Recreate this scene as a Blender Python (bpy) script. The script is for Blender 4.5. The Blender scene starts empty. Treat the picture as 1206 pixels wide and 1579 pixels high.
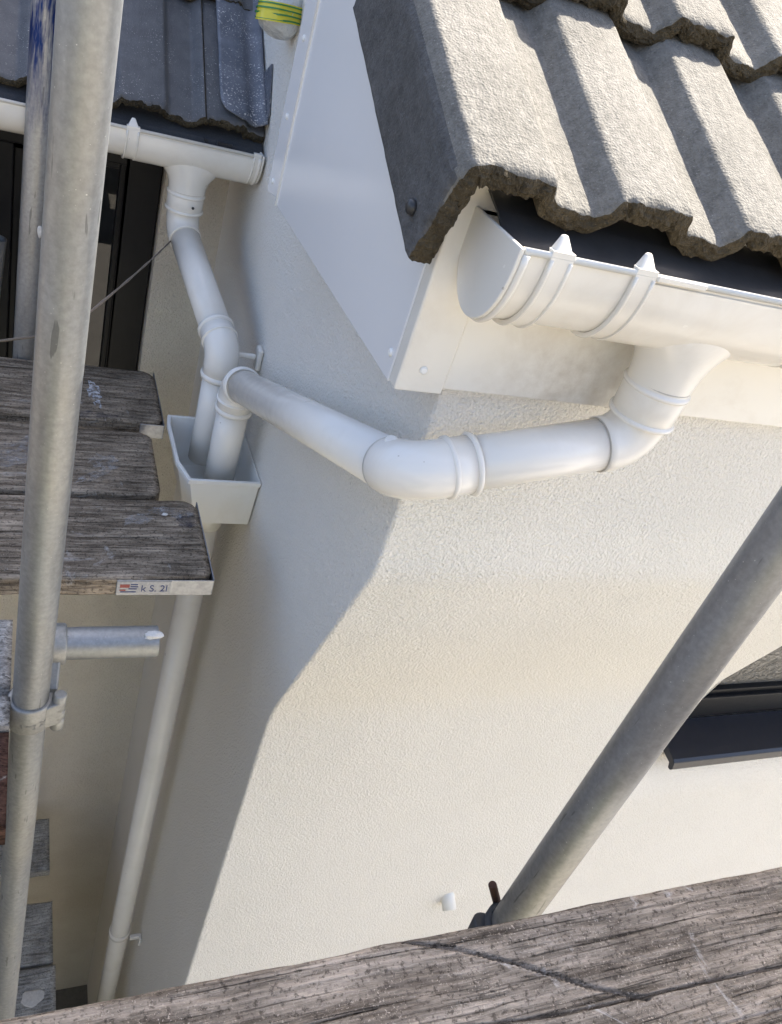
import bpy, bmesh, math, random
import numpy as np
from mathutils import Vector, Matrix
random.seed(7)
SC = bpy.context.scene
COL = SC.collection

# ------------------------------------------------------------------ camera
cd = bpy.data.cameras.new('camera')
cam = bpy.data.objects.new('camera', cd)
COL.objects.link(cam)
cd.sensor_fit = 'HORIZONTAL'
cd.sensor_width = 36.0
cd.lens = 36.0 * 1280 / 1206
cd.clip_start = 0.02
cd.clip_end = 600
RIGHT = Vector((.908, -.306, .285)); DOWN = Vector((.038, -.618, -.786))
RIGHT.normalize(); DOWN -= RIGHT * DOWN.dot(RIGHT); DOWN.normalize()
FWD = RIGHT.cross(DOWN)
cam.matrix_world = Matrix((
    (RIGHT.x, -DOWN.x, -FWD.x, 0),
    (RIGHT.y, -DOWN.y, -FWD.y, 0),
    (RIGHT.z, -DOWN.z, -FWD.z, 0),
    (0, 0, 0, 1)))
SC.camera = cam

# ------------------------------------------------------------------ sky, sun, exposure
S = Vector((.50, .38, .78)).normalized()          # towards the sun
wd = bpy.data.worlds.new('World'); SC.world = wd; wd.use_nodes = True
nt = wd.node_tree
bg = nt.nodes['Background']
sky = nt.nodes.new('ShaderNodeTexSky')
sky.sky_type = 'NISHITA'; sky.sun_disc = False
sky.sun_elevation = math.asin(S.z)
sky.sun_rotation = math.atan2(S.x, S.y)
sky.dust_density = 4.0
sky.air_density = .9
sky.ozone_density = .6
nt.links.new(sky.outputs[0], bg.inputs[0])
bg.inputs[1].default_value = 0.148
sl = bpy.data.lights.new('sun', 'SUN'); so = bpy.data.objects.new('sun', sl); COL.objects.link(so)
sl.energy = 5.0; sl.angle = math.radians(.5); sl.color = (1, .92, .79)
so.rotation_euler = S.to_track_quat('Z', 'Y').to_euler()
so.location = (3, 6, 9)
SC.view_settings.view_transform = 'Standard'
SC.view_settings.look = 'None'
SC.view_settings.exposure = 1.77
SC.view_settings.gamma = 1.0
SC.cycles.use_denoising = True
SC.cycles.max_bounces = 10
SC.cycles.caustics_reflective = False
SC.cycles.caustics_refractive = False
SC.cycles.sample_clamp_indirect = 6
SC.cycles.diffuse_bounces = 6

# ------------------------------------------------------------------ mesh helpers
def V(*a): return Vector(a)

class MB:
    """collects faces in world coordinates, then becomes one mesh object"""
    def __init__(s): s.v = []; s.f = []; s.sm = []; s.mi = []
    def add(s, vs, fs, smooth=False, mi=0):
        o = len(s.v); s.v += [tuple(p) for p in vs]
        for f in fs: s.f.append(tuple(i + o for i in f)); s.sm.append(smooth); s.mi.append(mi)
    def box(s, a, b, mi=0):
        x0, y0, z0 = a; x1, y1, z1 = b
        s.add([(x0,y0,z0),(x1,y0,z0),(x1,y1,z0),(x0,y1,z0),(x0,y0,z1),(x1,y0,z1),(x1,y1,z1),(x0,y1,z1)],
              [(0,3,2,1),(4,5,6,7),(0,1,5,4),(1,2,6,5),(2,3,7,6),(3,0,4,7)], mi=mi)
    def hexa(s, p, mi=0):   # 8 points: bottom loop, top loop
        s.add(p, [(0,3,2,1),(4,5,6,7),(0,1,5,4),(1,2,6,5),(2,3,7,6),(3,0,4,7)], mi=mi)
    def sweep(s, pts, rad, seg=32, cap=True, mi=0, smooth=True):
        pts = [Vector(p) for p in pts]
        if not isinstance(rad, (list, tuple)): rad = [rad] * len(pts)
        n = len(pts); T = []
        for i in range(n):
            a = pts[max(i-1,0)]; b = pts[min(i+1,n-1)]
            t = (b - a)
            if t.length < 1e-7: t = T[-1] if T else V(0,0,1)
            T.append(t.normalized())
        u = T[0].cross(V(0,0,1))
        if u.length < 1e-3: u = T[0].cross(V(0,1,0))
        u.normalize(); vs = []
        for i in range(n):
            u = u - T[i] * u.dot(T[i]); u.normalize(); w = T[i].cross(u)
            for k in range(seg):
                a = 2*math.pi*k/seg
                vs.append(pts[i] + (u*math.cos(a) + w*math.sin(a)) * rad[i])
        fs = [(i*seg+k, i*seg+(k+1)%seg, (i+1)*seg+(k+1)%seg, (i+1)*seg+k) for i in range(n-1) for k in range(seg)]
        s.add(vs, fs, smooth, mi)
        if cap:
            s.add(vs[:seg], [tuple(range(seg))[::-1]], False, mi)
            s.add(vs[-seg:], [tuple(range(seg))], False, mi)
    def lathe(s, o, ax, prof, seg=32, cap=True, mi=0):
        """prof = [(distance along axis, radius)]"""
        ax = Vector(ax).normalized(); o = Vector(o)
        u = ax.cross(V(0,0,1))
        if u.length < 1e-3: u = ax.cross(V(0,1,0))
        u.normalize(); w = ax.cross(u); vs = []
        for d, r in prof:
            for k in range(seg):
                a = 2*math.pi*k/seg
                vs.append(o + ax*d + (u*math.cos(a)+w*math.sin(a))*r)
        n = len(prof)
        fs = [(i*seg+k, i*seg+(k+1)%seg, (i+1)*seg+(k+1)%seg, (i+1)*seg+k) for i in range(n-1) for k in range(seg)]
        s.add(vs, fs, True, mi)
        if cap:
            s.add(vs[:seg], [tuple(range(seg))[::-1]], False, mi)
            s.add(vs[-seg:], [tuple(range(seg))], False, mi)
    def prism(s, poly, a, axis='X', b=None, mi=0, smooth=False):
        """poly of 2-D points (the two axes that are left, in order), extruded from a to b"""
        def P(p, t):
            if axis == 'X': return (t, p[0], p[1])
            if axis == 'Y': return (p[0], t, p[1])
            return (p[0], p[1], t)
        n = len(poly)
        vs = [P(p, a) for p in poly] + [P(p, b) for p in poly]
        s.add(vs, [(i, (i+1) % n, n+(i+1) % n, n+i) for i in range(n)], smooth, mi)
        s.add(vs, [tuple(range(n))[::-1], tuple(range(n, 2*n))], False, mi)
    def build(s, name, mat, parent=None, origin=None, sharp=None):
        o0 = Vector(origin) if origin is not None else (Vector(parent['_o']) if parent is not None and '_o' in parent else V(0,0,0))
        me = bpy.data.meshes.new(name)
        me.from_pydata([tuple(Vector(p) - o0) for p in s.v], [], s.f)
        mats = mat if isinstance(mat, (list, tuple)) else [mat]
        for m in mats: me.materials.append(M[m])
        me.polygons.foreach_set('use_smooth', s.sm)
        if len(mats) > 1: me.polygons.foreach_set('material_index', s.mi)
        bm = bmesh.new(); bm.from_mesh(me)
        bmesh.ops.remove_doubles(bm, verts=bm.verts, dist=1e-5)
        bmesh.ops.recalc_face_normals(bm, faces=bm.faces)
        if sharp:
            for e in bm.edges:
                if len(e.link_faces) == 2 and e.calc_face_angle(0) > math.radians(sharp): e.smooth = False
        bm.to_mesh(me); bm.free(); me.update()
        ob = bpy.data.objects.new(name, me); COL.objects.link(ob)
        if parent is not None:
            ob.parent = parent
            if '_o' in parent: ob['_o'] = parent['_o']
        else:
            ob.location = o0; ob['_o'] = tuple(o0)
        return ob

def bevel(ob, w, n=2, ang=35):
    m = ob.modifiers.new('bevel', 'BEVEL'); m.width = w; m.segments = n
    m.limit_method = 'ANGLE'; m.angle_limit = math.radians(ang)
    return ob
def tag(o, label, cat, group=None, kind=None):
    o['label'] = label; o['category'] = cat
    if group: o['group'] = group
    if kind: o['kind'] = kind
    return o
def thing(name, loc, label, cat, group=None):
    o = bpy.data.objects.new(name, None); COL.objects.link(o)
    o.empty_display_size = .05; o.location = loc; o['_o'] = tuple(loc)
    return tag(o, label, cat, group)
def arc(A, B, C, r, n=10):
    """fillet points of the corner A-B-C"""
    A, B, C = Vector(A), Vector(B), Vector(C)
    d1 = (A-B).normalized(); d2 = (C-B).normalized()
    ang = d1.angle(d2); t = r / math.tan(ang/2)
    ctr = B + (d1+d2).normalized() * (r / math.sin(ang/2))
    p0 = B + d1*t - ctr; p1 = B + d2*t - ctr
    tot = p0.angle(p1); ax = p0.cross(p1).normalized()
    return [ctr + Matrix.Rotation(tot*i/n, 3, ax) @ p0 for i in range(n+1)]

# vectorised value noise ------------------------------------------------------
def vnoise(x, y, seed=0):
    xi = np.floor(x).astype(np.int64); yi = np.floor(y).astype(np.int64)
    fx = x - xi; fy = y - yi
    fx = fx*fx*(3-2*fx); fy = fy*fy*(3-2*fy)
    def h(a, b):
        n = (a*374761393 + b*668265263 + seed*974711) & 0x7fffffff
        n = ((n ^ (n >> 13)) * 1274126177) & 0x7fffffff
        n = n ^ (n >> 16)
        return (n & 0xffff) / 65535.0
    return ((h(xi,yi)*(1-fx)+h(xi+1,yi)*fx)*(1-fy) + (h(xi,yi+1)*(1-fx)+h(xi+1,yi+1)*fx)*fy)*2-1
def fbm(x, y, seed=0, o=4):
    t = 0; a = 1; s = 0
    for k in range(o):
        t = t + a*vnoise(x*2**k, y*2**k, seed+k*17); s += a; a *= .5
    return t/s

# ------------------------------------------------------------------ materials
M = {}
class NB:
    def __init__(s, name):
        s.m = bpy.data.materials.new(name); s.m.use_nodes = True; M[name] = s.m
        s.t = s.m.node_tree; s.b = s.t.nodes['Principled BSDF']
        s.co = s.t.nodes.new('ShaderNodeTexCoord').outputs['Object']
    def n(s, t, **k):
        x = s.t.nodes.new(t)
        for a, b in k.items(): setattr(x, a, b)
        return x
    def L(s, a, b): s.t.links.new(a, b)
    def map(s, scale=(1,1,1), rot=(0,0,0), co=None):
        m = s.n('ShaderNodeMapping'); m.inputs['Scale'].default_value = scale; m.inputs['Rotation'].default_value = rot
        s.L(co or s.co, m.inputs[0]); return m.outputs[0]
    def noise(s, scale, detail=3, rough=.5, co=None, dist=0):
        x = s.n('ShaderNodeTexNoise'); x.inputs['Scale'].default_value = scale
        x.inputs['Detail'].default_value = detail; x.inputs['Roughness'].default_value = rough
        x.inputs['Distortion'].default_value = dist
        s.L(co or s.co, x.inputs['Vector']); return x.outputs['Fac']
    def voro(s, scale, co=None, feature='F1'):
        x = s.n('ShaderNodeTexVoronoi', feature=feature); x.inputs['Scale'].default_value = scale
        s.L(co or s.co, x.inputs['Vector']); return x.outputs['Distance']
    def ramp(s, fac, stops, interp='LINEAR'):
        r = s.n('ShaderNodeValToRGB'); r.color_ramp.interpolation = interp
        e = r.color_ramp.elements
        while len(e) < len(stops): e.new(.5)
        for i, (p, c) in enumerate(stops):
            e[i].position = p
            e[i].color = (c[0], c[1], c[2], 1) if isinstance(c, (tuple, list)) else (c, c, c, 1)
        s.L(fac, r.inputs[0]); return r.outputs[0]
    def mix(s, fac, a, b, mode='MIX'):
        x = s.n('ShaderNodeMix', data_type='RGBA', blend_type=mode)
        for sock, val in ((x.inputs[0], fac), (x.inputs[6], a), (x.inputs[7], b)):
            if isinstance(val, (int, float)): sock.default_value = val
            elif isinstance(val, (tuple, list)): sock.default_value = (*val[:3], 1)
            else: s.L(val, sock)
        return x.outputs[2]
    def math(s, op, a, b=0.0):
        x = s.n('ShaderNodeMath', operation=op)
        for sock, val in ((x.inputs[0], a), (x.inputs[1], b)):
            if isinstance(val, (int, float)): sock.default_value = val
            else: s.L(val, sock)
        return x.outputs[0]
    def bump(s, h, dist, strength=1.0, chain=None):
        x = s.n('ShaderNodeBump'); x.inputs['Distance'].default_value = dist; x.inputs['Strength'].default_value = strength
        s.L(h, x.inputs['Height'])
        if chain is not None: s.L(chain, x.inputs['Normal'])
        return x.outputs[0]
    def out(s, color=None, rough=None, normal=None, metal=None, spec=None):
        for k, v in (('Base Color', color), ('Roughness', rough), ('Normal', normal), ('Metallic', metal), ('Specular IOR Level', spec)):
            if v is None: continue
            i = s.b.inputs[k]
            if isinstance(v, (int, float)): i.default_value = v
            elif isinstance(v, (tuple, list)): i.default_value = (*v, 1)
            else: s.L(v, i)

def m_stucco(name, base, dirt, grain=310):
    b = NB(name)
    n1 = b.noise(grain, 3, .55); n2 = b.noise(grain*.42, 2, .5); v = b.voro(grain*.75)
    big = b.noise(1.6, 5, .6); pit = b.noise(grain*.62, 2, .6)
    c = b.mix(b.ramp(big, [(.38, 0), (.72, 1)]), base, dirt)
    c = b.mix(b.ramp(n1, [(.30, 0.0), (.55, 1.0)]), b.mix(1.0, c, (.90, .89, .87), 'MULTIPLY'), c)
    c = b.mix(b.ramp(pit, [(.70, 0), (.76, .35)]), c, (.40, .37, .32))
    hgt = b.math('ADD', b.math('MULTIPLY', n1, .55), b.math('ADD', b.math('MULTIPLY', n2, .8), b.math('MULTIPLY', v, .5)))
    hgt = b.math('SUBTRACT', hgt, b.ramp(pit, [(.64, 0), (.74, .5)]))
    wav = b.noise(5, 2)
    b.out(c, .85, b.bump(hgt, .0036, 1.0, b.bump(wav, .012, .4)), spec=.2)
m_stucco('stucco', (.80, .775, .725), (.765, .738, .685))
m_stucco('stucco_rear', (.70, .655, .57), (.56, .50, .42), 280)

def m_pvc(name, base, dirt, amt=.5, rough=.22, speck=.5):
    b = NB(name)
    d = b.noise(9, 6, .65, dist=.6); sm = b.noise(60, 3); sp = b.noise(240, 2, .5)
    c = b.mix(b.math('MULTIPLY', b.ramp(d, [(.50, 0), (.78, 1)]), amt), base, dirt)
    if speck: c = b.mix(b.ramp(b.noise(75, 2, .5), [(.76, 0), (.775, speck)]), c, (.36, .30, .22))
    r = b.math('ADD', b.math('MULTIPLY', sm, .18), rough)
    b.out(c, r, b.bump(b.noise(14, 2), .0012, .5), spec=.5)
m_pvc('pvc', (.80, .770, .71), (.63, .58, .50), .35, .13)
m_pvc('pvc_cream', (.80, .765, .69), (.58, .50, .39), .32, .14)
m_pvc('pvc_hopper', (.76, .75, .71), (.62, .58, .50), .5, .35)
def m_panel():
    b = NB('pvc_panel'); d = b.noise(2.5, 3, .5)
    b.out(b.mix(d, (.80, .80, .80), (.74, .735, .73)), .2, spec=.5)
m_panel()

def m_fascia():
    b = NB('pvc_fascia')
    d = b.noise(9, 6, .65, dist=.6); n = b.noise(38, 5, .7)
    vm = b.n('ShaderNodeVectorMath', operation='DISTANCE'); b.L(b.map((1, 1, 1.5)), vm.inputs[0]); vm.inputs[1].default_value = STAIN
    k = b.math('MULTIPLY', b.ramp(vm.outputs['Value'], [(.02, 1), (.16, 0)]), b.ramp(n, [(.35, .15), (.68, 1)]))
    c = b.mix(b.math('MULTIPLY', b.ramp(d, [(.50, 0), (.78, 1)]), .5), (.80, .77, .70), (.62, .55, .45))
    c = b.mix(b.math('MULTIPLY', k, .5), c, (.38, .31, .22))
    b.out(c, .3, b.bump(b.noise(14, 2), .0012, .5), spec=.5)
STAIN = (.64-.48, .79-.82, 1.5*(-.385+5.0))
m_fascia()
def m_tile(name, base, dark, edge=False):
    b = NB(name)
    n = b.noise(85, 6, .75); g = b.noise(420, 3, .6); f = b.voro(310); big = b.noise(7, 5, .6)
    c = b.mix(b.ramp(big, [(.36, 0), (.66, 1)]), base, dark)
    c = b.mix(1.0, c, b.ramp(n, [(.25, .62), (.75, 1.3)]), 'MULTIPLY')
    c = b.mix(b.ramp(g, [(.64, 0), (.70, .7)]), c, tuple(min(1, x*1.9) for x in base))
    c = b.mix(b.ramp(g, [(.30, .8), (.36, 0)]), c, tuple(x*.35 for x in base))
    oi = b.n('ShaderNodeObjectInfo'); c = b.mix(1.0, c, b.ramp(oi.outputs['Random'], [(0, .86), (1, 1.12)]), 'MULTIPLY')
    li = b.noise(16, 5, .75, dist=.8); c = b.mix(b.ramp(li, [(.64, 0), (.72, .45)]), c, tuple(x*.5 for x in base))
    st = b.map((30, 4, 30)); s2 = b.noise(9, 4, .6, co=st)
    c = b.mix(b.ramp(s2, [(.55, 0), (.8, .5)]), c, tuple(x*1.35 for x in base))
    h = b.math('ADD', b.math('MULTIPLY', g, .5), b.math('ADD', n, b.math('MULTIPLY', f, .6)))
    b.out(c, .92, b.bump(h, .0022 if not edge else .006, .8), spec=.15)
m_tile('concrete_tile', (.205, .197, .180), (.156, .150, .136))
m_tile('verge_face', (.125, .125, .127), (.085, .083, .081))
m_tile('tile_edge', (.105, .085, .055), (.05, .042, .030), True)
def m_slate():
    b = NB('grey_tile')
    n = b.noise(30, 5, .6); g = b.noise(330, 2, .5); p = b.noise(9, 3)
    c = b.mix(b.ramp(n, [(.3, 0), (.7, 1)]), (.085, .086, .091), (.125, .125, .130))
    sel = b.math('MULTIPLY', b.ramp(g, [(.66, 0), (.69, 1)]), b.ramp(p, [(.42, .15), (.6, 1)]))
    c = b.mix(sel, c, (.50, .48, .45))
    b.out(c, .6, b.bump(b.math('ADD', n, g), .0016, .6), spec=.4)
m_slate()
def m_lead():
    b = NB('lead')
    n = b.noise(25, 5, .6); g = b.noise(240, 2, .5); p = b.noise(10, 4, .7)
    c = b.mix(b.ramp(n, [(.3, 0), (.7, 1)]), (.075, .085, .11), (.15, .16, .19))
    sel = b.math('MULTIPLY', b.ramp(g, [(.60, 0), (.66, 1)]), b.ramp(p, [(.42, 0), (.55, 1)]))
    c = b.mix(sel, c, (.55, .53, .50))
    b.out(c, .48, b.bump(n, .003, .7), spec=.5)
m_lead()
def m_simple(name, c, rough, metal=0, spec=.5, bs=None, var=.15):
    b = NB(name)
    n = b.noise(bs or 40, 4, .6)
    lo = tuple(x*(1-var) for x in c); hi = tuple(min(1, x*(1+var)) for x in c)
    b.out(b.mix(n, lo, hi), rough, b.bump(n, .001, .5), metal, spec)
m_simple('black_plastic', (.030, .031, .034), .36, var=.3)
m_simple('felt', (.045, .047, .052), .8, bs=300, var=.5)
m_simple('anthracite', (.009, .0095, .011), .42, 0, .22, var=.2)
m_simple('sill_black', (.010, .013, .022), .30, var=.2)
m_simple('cord', (.12, .10, .08), .9, bs=700, var=.6)
m_simple('yellow_tape', (.70, .62, .05), .25)
m_simple('green_tape', (.05, .22, .06), .25)
m_simple('steel_band', (.33, .34, .36), .42, .7, bs=90, var=.5)
m_simple('red_ink', (.28, .06, .05), .5); m_simple('blue_ink', (.03, .05, .16), .5)
m_simple('sticker_white', (.42, .41, .40), .6, bs=220, var=.45)
m_simple('mortar', (.62, .60, .56), .9, bs=200, var=.3)
m_simple('seam_grey', (.48, .45, .40), .7)
m_simple('dark_hole', (.01, .01, .01), .9)
m_simple('galv_cast', (.30, .30, .285), .5, .55, bs=160, var=.35)
m_simple('cast_dark', (.05, .053, .058), .6, .3, var=.4)
m_simple('rust', (.05, .022, .014), .85, bs=150, var=.6)
m_simple('screw_white', (.82, .82, .80), .3)
m_simple('asphalt', (.17, .16, .14), .95, bs=60, var=.3)
m_simple('brick_buff', (.13, .12, .105), .9, bs=9, var=.25)
m_simple('cream_wall', (.50, .475, .42), .9, bs=4, var=.04)
m_simple('interior', (.10, .095, .09), .9)
m_simple('plaster', (.5, .48, .45), .9)

def m_galv(name, base, warm, blue=None):
    b = NB(name)
    st = b.map((1, 1, .16)); n = b.noise(42, 5, .65, co=st); sp = b.noise(130, 3, .6)
    f = b.noise(380, 2, .5); sc = b.noise(120, 2, .5, co=b.map((1, 1, .12))); w = b.noise(11, 4, .6, co=b.map((1, 1, .3)))
    c = b.mix(b.ramp(n, [(.30, 0), (.70, 1)]), base, tuple(x*1.28 for x in base))
    c = b.mix(b.math('MULTIPLY', b.ramp(w, [(.42, 0), (.64, 1)]), .5), c, warm)
    c = b.mix(1.0, c, b.ramp(sp, [(.3, .86), (.7, 1.1)]), 'MULTIPLY')
    c = b.mix(b.ramp(sc, [(.68, 0), (.71, .55)]), c, tuple(x*.34 for x in base))
    c = b.mix(b.ramp(f, [(.735, 0), (.76, .8)]), c, (.72, .71, .68))
    met = .8
    if blue:
        sx = b.n('ShaderNodeSeparateXYZ'); b.L(b.co, sx.inputs[0])
        z = b.math('ADD', sx.outputs[2], b.math('MULTIPLY', b.math('SUBTRACT', b.noise(70, 4, .7, co=b.map((1, 1, .2))), .5), blue[2]))
        k = b.math('MULTIPLY', b.ramp(b.math('DIVIDE', b.math('SUBTRACT', z, blue[0]), blue[1]), [(0, 0), (1, 1)]),
                   b.ramp(b.noise(55, 4, .7, co=b.map((1, 1, .12))), [(.47, 1), (.62, 0.0)]))
        c = b.mix(k, c, (.015, .035, .14))
    b.out(c, b.math('ADD', b.math('MULTIPLY', n, .25), .40), b.bump(b.math('ADD', n, b.math('MULTIPLY', f, .3)), .0005, .5), met, .4)
m_galv('galv', (.265, .275, .28), (.41, .395, .35))
m_galv('galv_dark', (.27, .275, .28), (.36, .345, .31))
m_galv('galv_blue', (.36, .355, .345), (.42, .40, .36), (.78, .18, .25))

def m_wood(name, dark, light, speck=.6):
    b = NB(name)
    warp = b.n('ShaderNodeVectorMath', operation='ADD'); b.L(b.co, warp.inputs[0])
    wn = b.n('ShaderNodeTexNoise'); wn.inputs['Scale'].default_value = 5; b.L(b.co, wn.inputs['Vector'])
    sc = b.n('ShaderNodeVectorMath', operation='SCALE'); b.L(wn.outputs['Color'], sc.inputs[0]); sc.inputs['Scale'].default_value = .007
    b.L(sc.outputs[0], warp.inputs[1]); W = warp.outputs[0]
    g = b.noise(1, 6, .7, co=b.map((9, 95, 95), co=W)); fine = b.noise(1, 4, .6, co=b.map((20, 330, 330), co=W))
    lines = b.noise(1, 4, .6, co=b.map((3.0, 260, 260), co=W)); bl = b.noise(7, 6, .7); f = b.noise(430, 3, .65); f2 = b.noise(170, 4, .7)
    c = b.mix(b.ramp(g, [(.33, 0), (.62, 1)]), dark, light)
    c = b.mix(1.0, c, b.ramp(fine, [(.3, .62), (.68, 1.35)]), 'MULTIPLY')
    c = b.mix(1.0, c, b.ramp(bl, [(.30, .50), (.68, 1.25)]), 'MULTIPLY')
    c = b.mix(b.ramp(f2, [(.36, .75), (.47, 0)]), c, tuple(x*.42 for x in dark))
    c = b.mix(b.ramp(lines, [(.32, .85), (.38, 0)]), c, tuple(x*.22 for x in dark))
    c = b.mix(b.math('MULTIPLY', b.math('MULTIPLY', b.ramp(f, [(.58, 0), (.66, 1)]), b.ramp(b.noise(22, 4, .7), [(.38, .1), (.62, 1)])), speck), c, tuple(min(.75, x*1.35) for x in light))
    c = b.mix(b.math('MULTIPLY', b.ramp(b.noise(13, 6, .7, dist=1.2), [(.62, 0), (.70, 1)]), .6), c, (.50, .485, .46))
    h = b.math('ADD', g, b.math('ADD', b.math('MULTIPLY', fine, .6), b.math('ADD', b.math('MULTIPLY', f2, .5), b.math('MULTIPLY', b.ramp(lines, [(.33, 0), (.42, 1)]), .9))))
    b.out(c, .9, b.bump(h, .0028, 1.0), spec=.12)
m_wood('wood', (.105, .080, .057), (.40, .33, .25))
m_wood('wood_near', (.092, .075, .058), (.335, .288, .235), .9)
m_wood('wood_pale', (.22, .21, .195), (.50, .48, .45))
m_wood('wood_grey', (.32, .315, .29), (.52, .51, .48))
m_wood('wood_red', (.04, .022, .017), (.10, .055, .042), .25)
def m_glass(name, tint, rough, bs=None):
    b = NB(name)
    nr = b.bump(b.noise(bs, 2, .5, dist=1.2), .01, .8) if bs else None
    n = b.noise(3, 3)
    b.out(b.mix(n, tint, tuple(x*1.8 for x in tint)), rough, nr, 0, .35)
m_glass('glass', (.010, .011, .012), .03)
m_glass('glass_obscure', (.11, .105, .095), .16, 42)
def m_bag():
    b = NB('clear_bag')
    n = b.noise(35, 4, .6)
    b.out(b.mix(n, (.55, .56, .55), (.75, .76, .75)), .18, b.bump(n, .012, 1), 0, .6)
m_bag()
def m_ground():
    b = NB('gravel')
    n = b.noise(6, 6, .65); v = b.voro(28); p = b.noise(.35, 4)
    c = b.mix(b.ramp(n, [(.3, 0), (.7, 1)]), (.42, .40, .36), (.56, .535, .49))
    c = b.mix(1.0, c, b.ramp(v, [(.0, 1.1), (.6, .7)]), 'MULTIPLY')
    b.out(c, .95, b.bump(v, .02, .6), spec=.1)
m_ground()

# ================================================================== SETTING
GZ = -5.0
g = MB(); g.add([(-90,-90,GZ),(90,-90,GZ),(90,90,GZ),(-90,90,GZ)], [(0,1,2,3)])
go = g.build('ground', 'gravel'); go['kind'] = 'structure'

pa = MB(); pa.add([(-2.7,-3,GZ+.004),(.8,-3,GZ+.004),(.8,2.2,GZ+.004),(-2.7,2.2,GZ+.004)], [(0,1,2,3)])
po = pa.build('path', 'asphalt'); po['kind'] = 'structure'

XS, YF, YL, YR = .48, .82, 1.012, 2.20     # side wall, front wall (upper, lower), rear wall
XE = 7.5
house = thing('house', (XS, YF, GZ), 'cream rendered house with grey tiled roofs, white fascia and dark windows', 'house')

# front wall profile (y, z) from top to ground, with a jetty
prof = [(YF, -.30), (YF, -.60), (YF, -.72), (YF+.003, -.748), (YF+.012, -.772)]
prof += [(YF + .012 + (YL-YF-.03)*t, -.772 - .46*t) for t in (.2, .4, .6, .8, 1)]
prof += [(YL-.008, -1.268), (YL-.002, -1.31), (YL, -1.36), (YL, -1.8), (YL, -2.6), (YL, -3.6), (YL, GZ)]
def yprof(z):
    for (y0, z0), (y1, z1) in zip(prof, prof[1:]):
        if z1 <= z <= z0: return y0 + (y1-y0)*(z0-z)/(z0-z1)
    return YL
CH = .006
def wallstrip(mb, x0, x1, pr):
    n = len(pr)
    vs = [(x0, y, z) for y, z in pr] + [(x1, y, z) for y, z in pr]
    mb.add(vs, [(i, i+1, n+i+1, n+i) for i in range(n-1)], True)
WX0, WX1, WZ0, WZ1 = 1.645, 2.75, -.86, -1.525   # front window opening
fw = MB()
wallstrip(fw, XS+CH, WX0, prof)
up = [p for p in prof if p[1] > WZ0] + [(yprof(WZ0), WZ0)]
lo = [(yprof(WZ1), WZ1)] + [p for p in prof if p[1] < WZ1]
wallstrip(fw, WX0, WX1, up); wallstrip(fw, WX0, WX1, lo); wallstrip(fw, WX1, XE, prof)
n = len(prof)                                     # rounded corner bead
for a0, a1 in ((0, .34), (.34, .67), (.67, 1)):
    def cp(t): return (XS + CH - CH*math.sin(t*math.pi/2), CH - CH*math.cos(t*math.pi/2))
    (dx0, dy0), (dx1, dy1) = cp(a0), cp(a1)
    fw.add([(dx0, y+dy0, z) for y, z in prof] + [(dx1, y+dy1, z) for y, z in prof], [(i, i+1, n+i+1, n+i) for i in range(n-1)], True)
# reveals of the window opening
mid = [(yprof(z), z) for z in np.linspace(WZ0, WZ1, 8)]
for x in (WX0, WX1):
    fw.add([(x, y, z) for y, z in mid] + [(x, 1.16, z) for y, z in mid], [(i, i+1, 8+i+1, 8+i) for i in range(7)])
fw.add([(WX0, mid[0][0], WZ0), (WX1, mid[0][0], WZ0), (WX1, 1.16, WZ0), (WX0, 1.16, WZ0)], [(0,1,2,3)])
fw.add([(WX0, mid[-1][0], WZ1), (WX1, mid[-1][0], WZ1), (WX1, 1.16, WZ1), (WX0, 1.16, WZ1)], [(0,1,2,3)])
fw.build('front_wall', 'stucco', house)

sw = MB()
ROOF_T = math.tan(math.radians(29.5))
YB = 8.2; YRIDGE = (YF+YB)/2
def deck(y): return -.205 + (min(y, 2*YRIDGE - y) - .74) * ROOF_T
ys = [1.2, 2.2, 3.2, YRIDGE, 6, YB]
for i in range(len(prof)-1):
    (y0, z0), (y1, z1) = prof[i], prof[i+1]
    sw.add([(XS, y0+CH, z0), (XS, YB, z0), (XS, YB, z1), (XS, y1+CH, z1)], [(0,1,2,3)])
top = [(XS, YF+CH, -.30)] + [(XS, y, deck(y)-.01) for y in [YF+CH]+ys] + [(XS, YB, -.30)]
sw.add(top, [tuple(range(len(top)))])
sw.build('side_wall', 'stucco', house)
bw = MB()
bw.add([(XS, YB, GZ), (XE, YB, GZ), (XE, YB, -.25), (XS, YB, -.25)], [(0,1,2,3)])
eg = [(XE, YF, GZ), (XE, YB, GZ)] + [(XE, y, deck(y)-.01) for y in ys[::-1] + [YF]]
bw.add(eg, [tuple(range(len(eg)))])
bw.build('back_wall', 'stucco', house)

# rear wing wall with its window opening (left)
RWX = .322; RZ0, RZ1 = -.56, -1.75; RX0 = -1.2
rw = MB()
def quad(mb, x0, x1, y, z0, z1): mb.add([(x0,y,z0),(x1,y,z0),(x1,y,z1),(x0,y,z1)], [(0,1,2,3)])
quad(rw, RWX, XS, YR, -.40, GZ); quad(rw, -2.45, RX0, YR, -.40, GZ)
quad(rw, RX0, RWX, YR, -.40, RZ0); quad(rw, RX0, RWX, YR, RZ1, GZ)
for x in (RWX, RX0): rw.add([(x,YR,RZ0),(x,YR+.10,RZ0),(x,YR+.10,RZ1),(x,YR,RZ1)], [(0,1,2,3)])
for z in (RZ0, RZ1): rw.add([(RX0,YR,z),(RWX,YR,z),(RWX,YR+.10,z),(RX0,YR+.10,z)], [(0,1,2,3)])
rw.add([(-2.45,YR,GZ),(-2.45,YB,GZ),(-2.45,YB,2.0),(-2.45,YR,-.4)], [(0,1,2,3)])
rw.build('rear_wall', 'stucco_rear', house)

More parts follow.
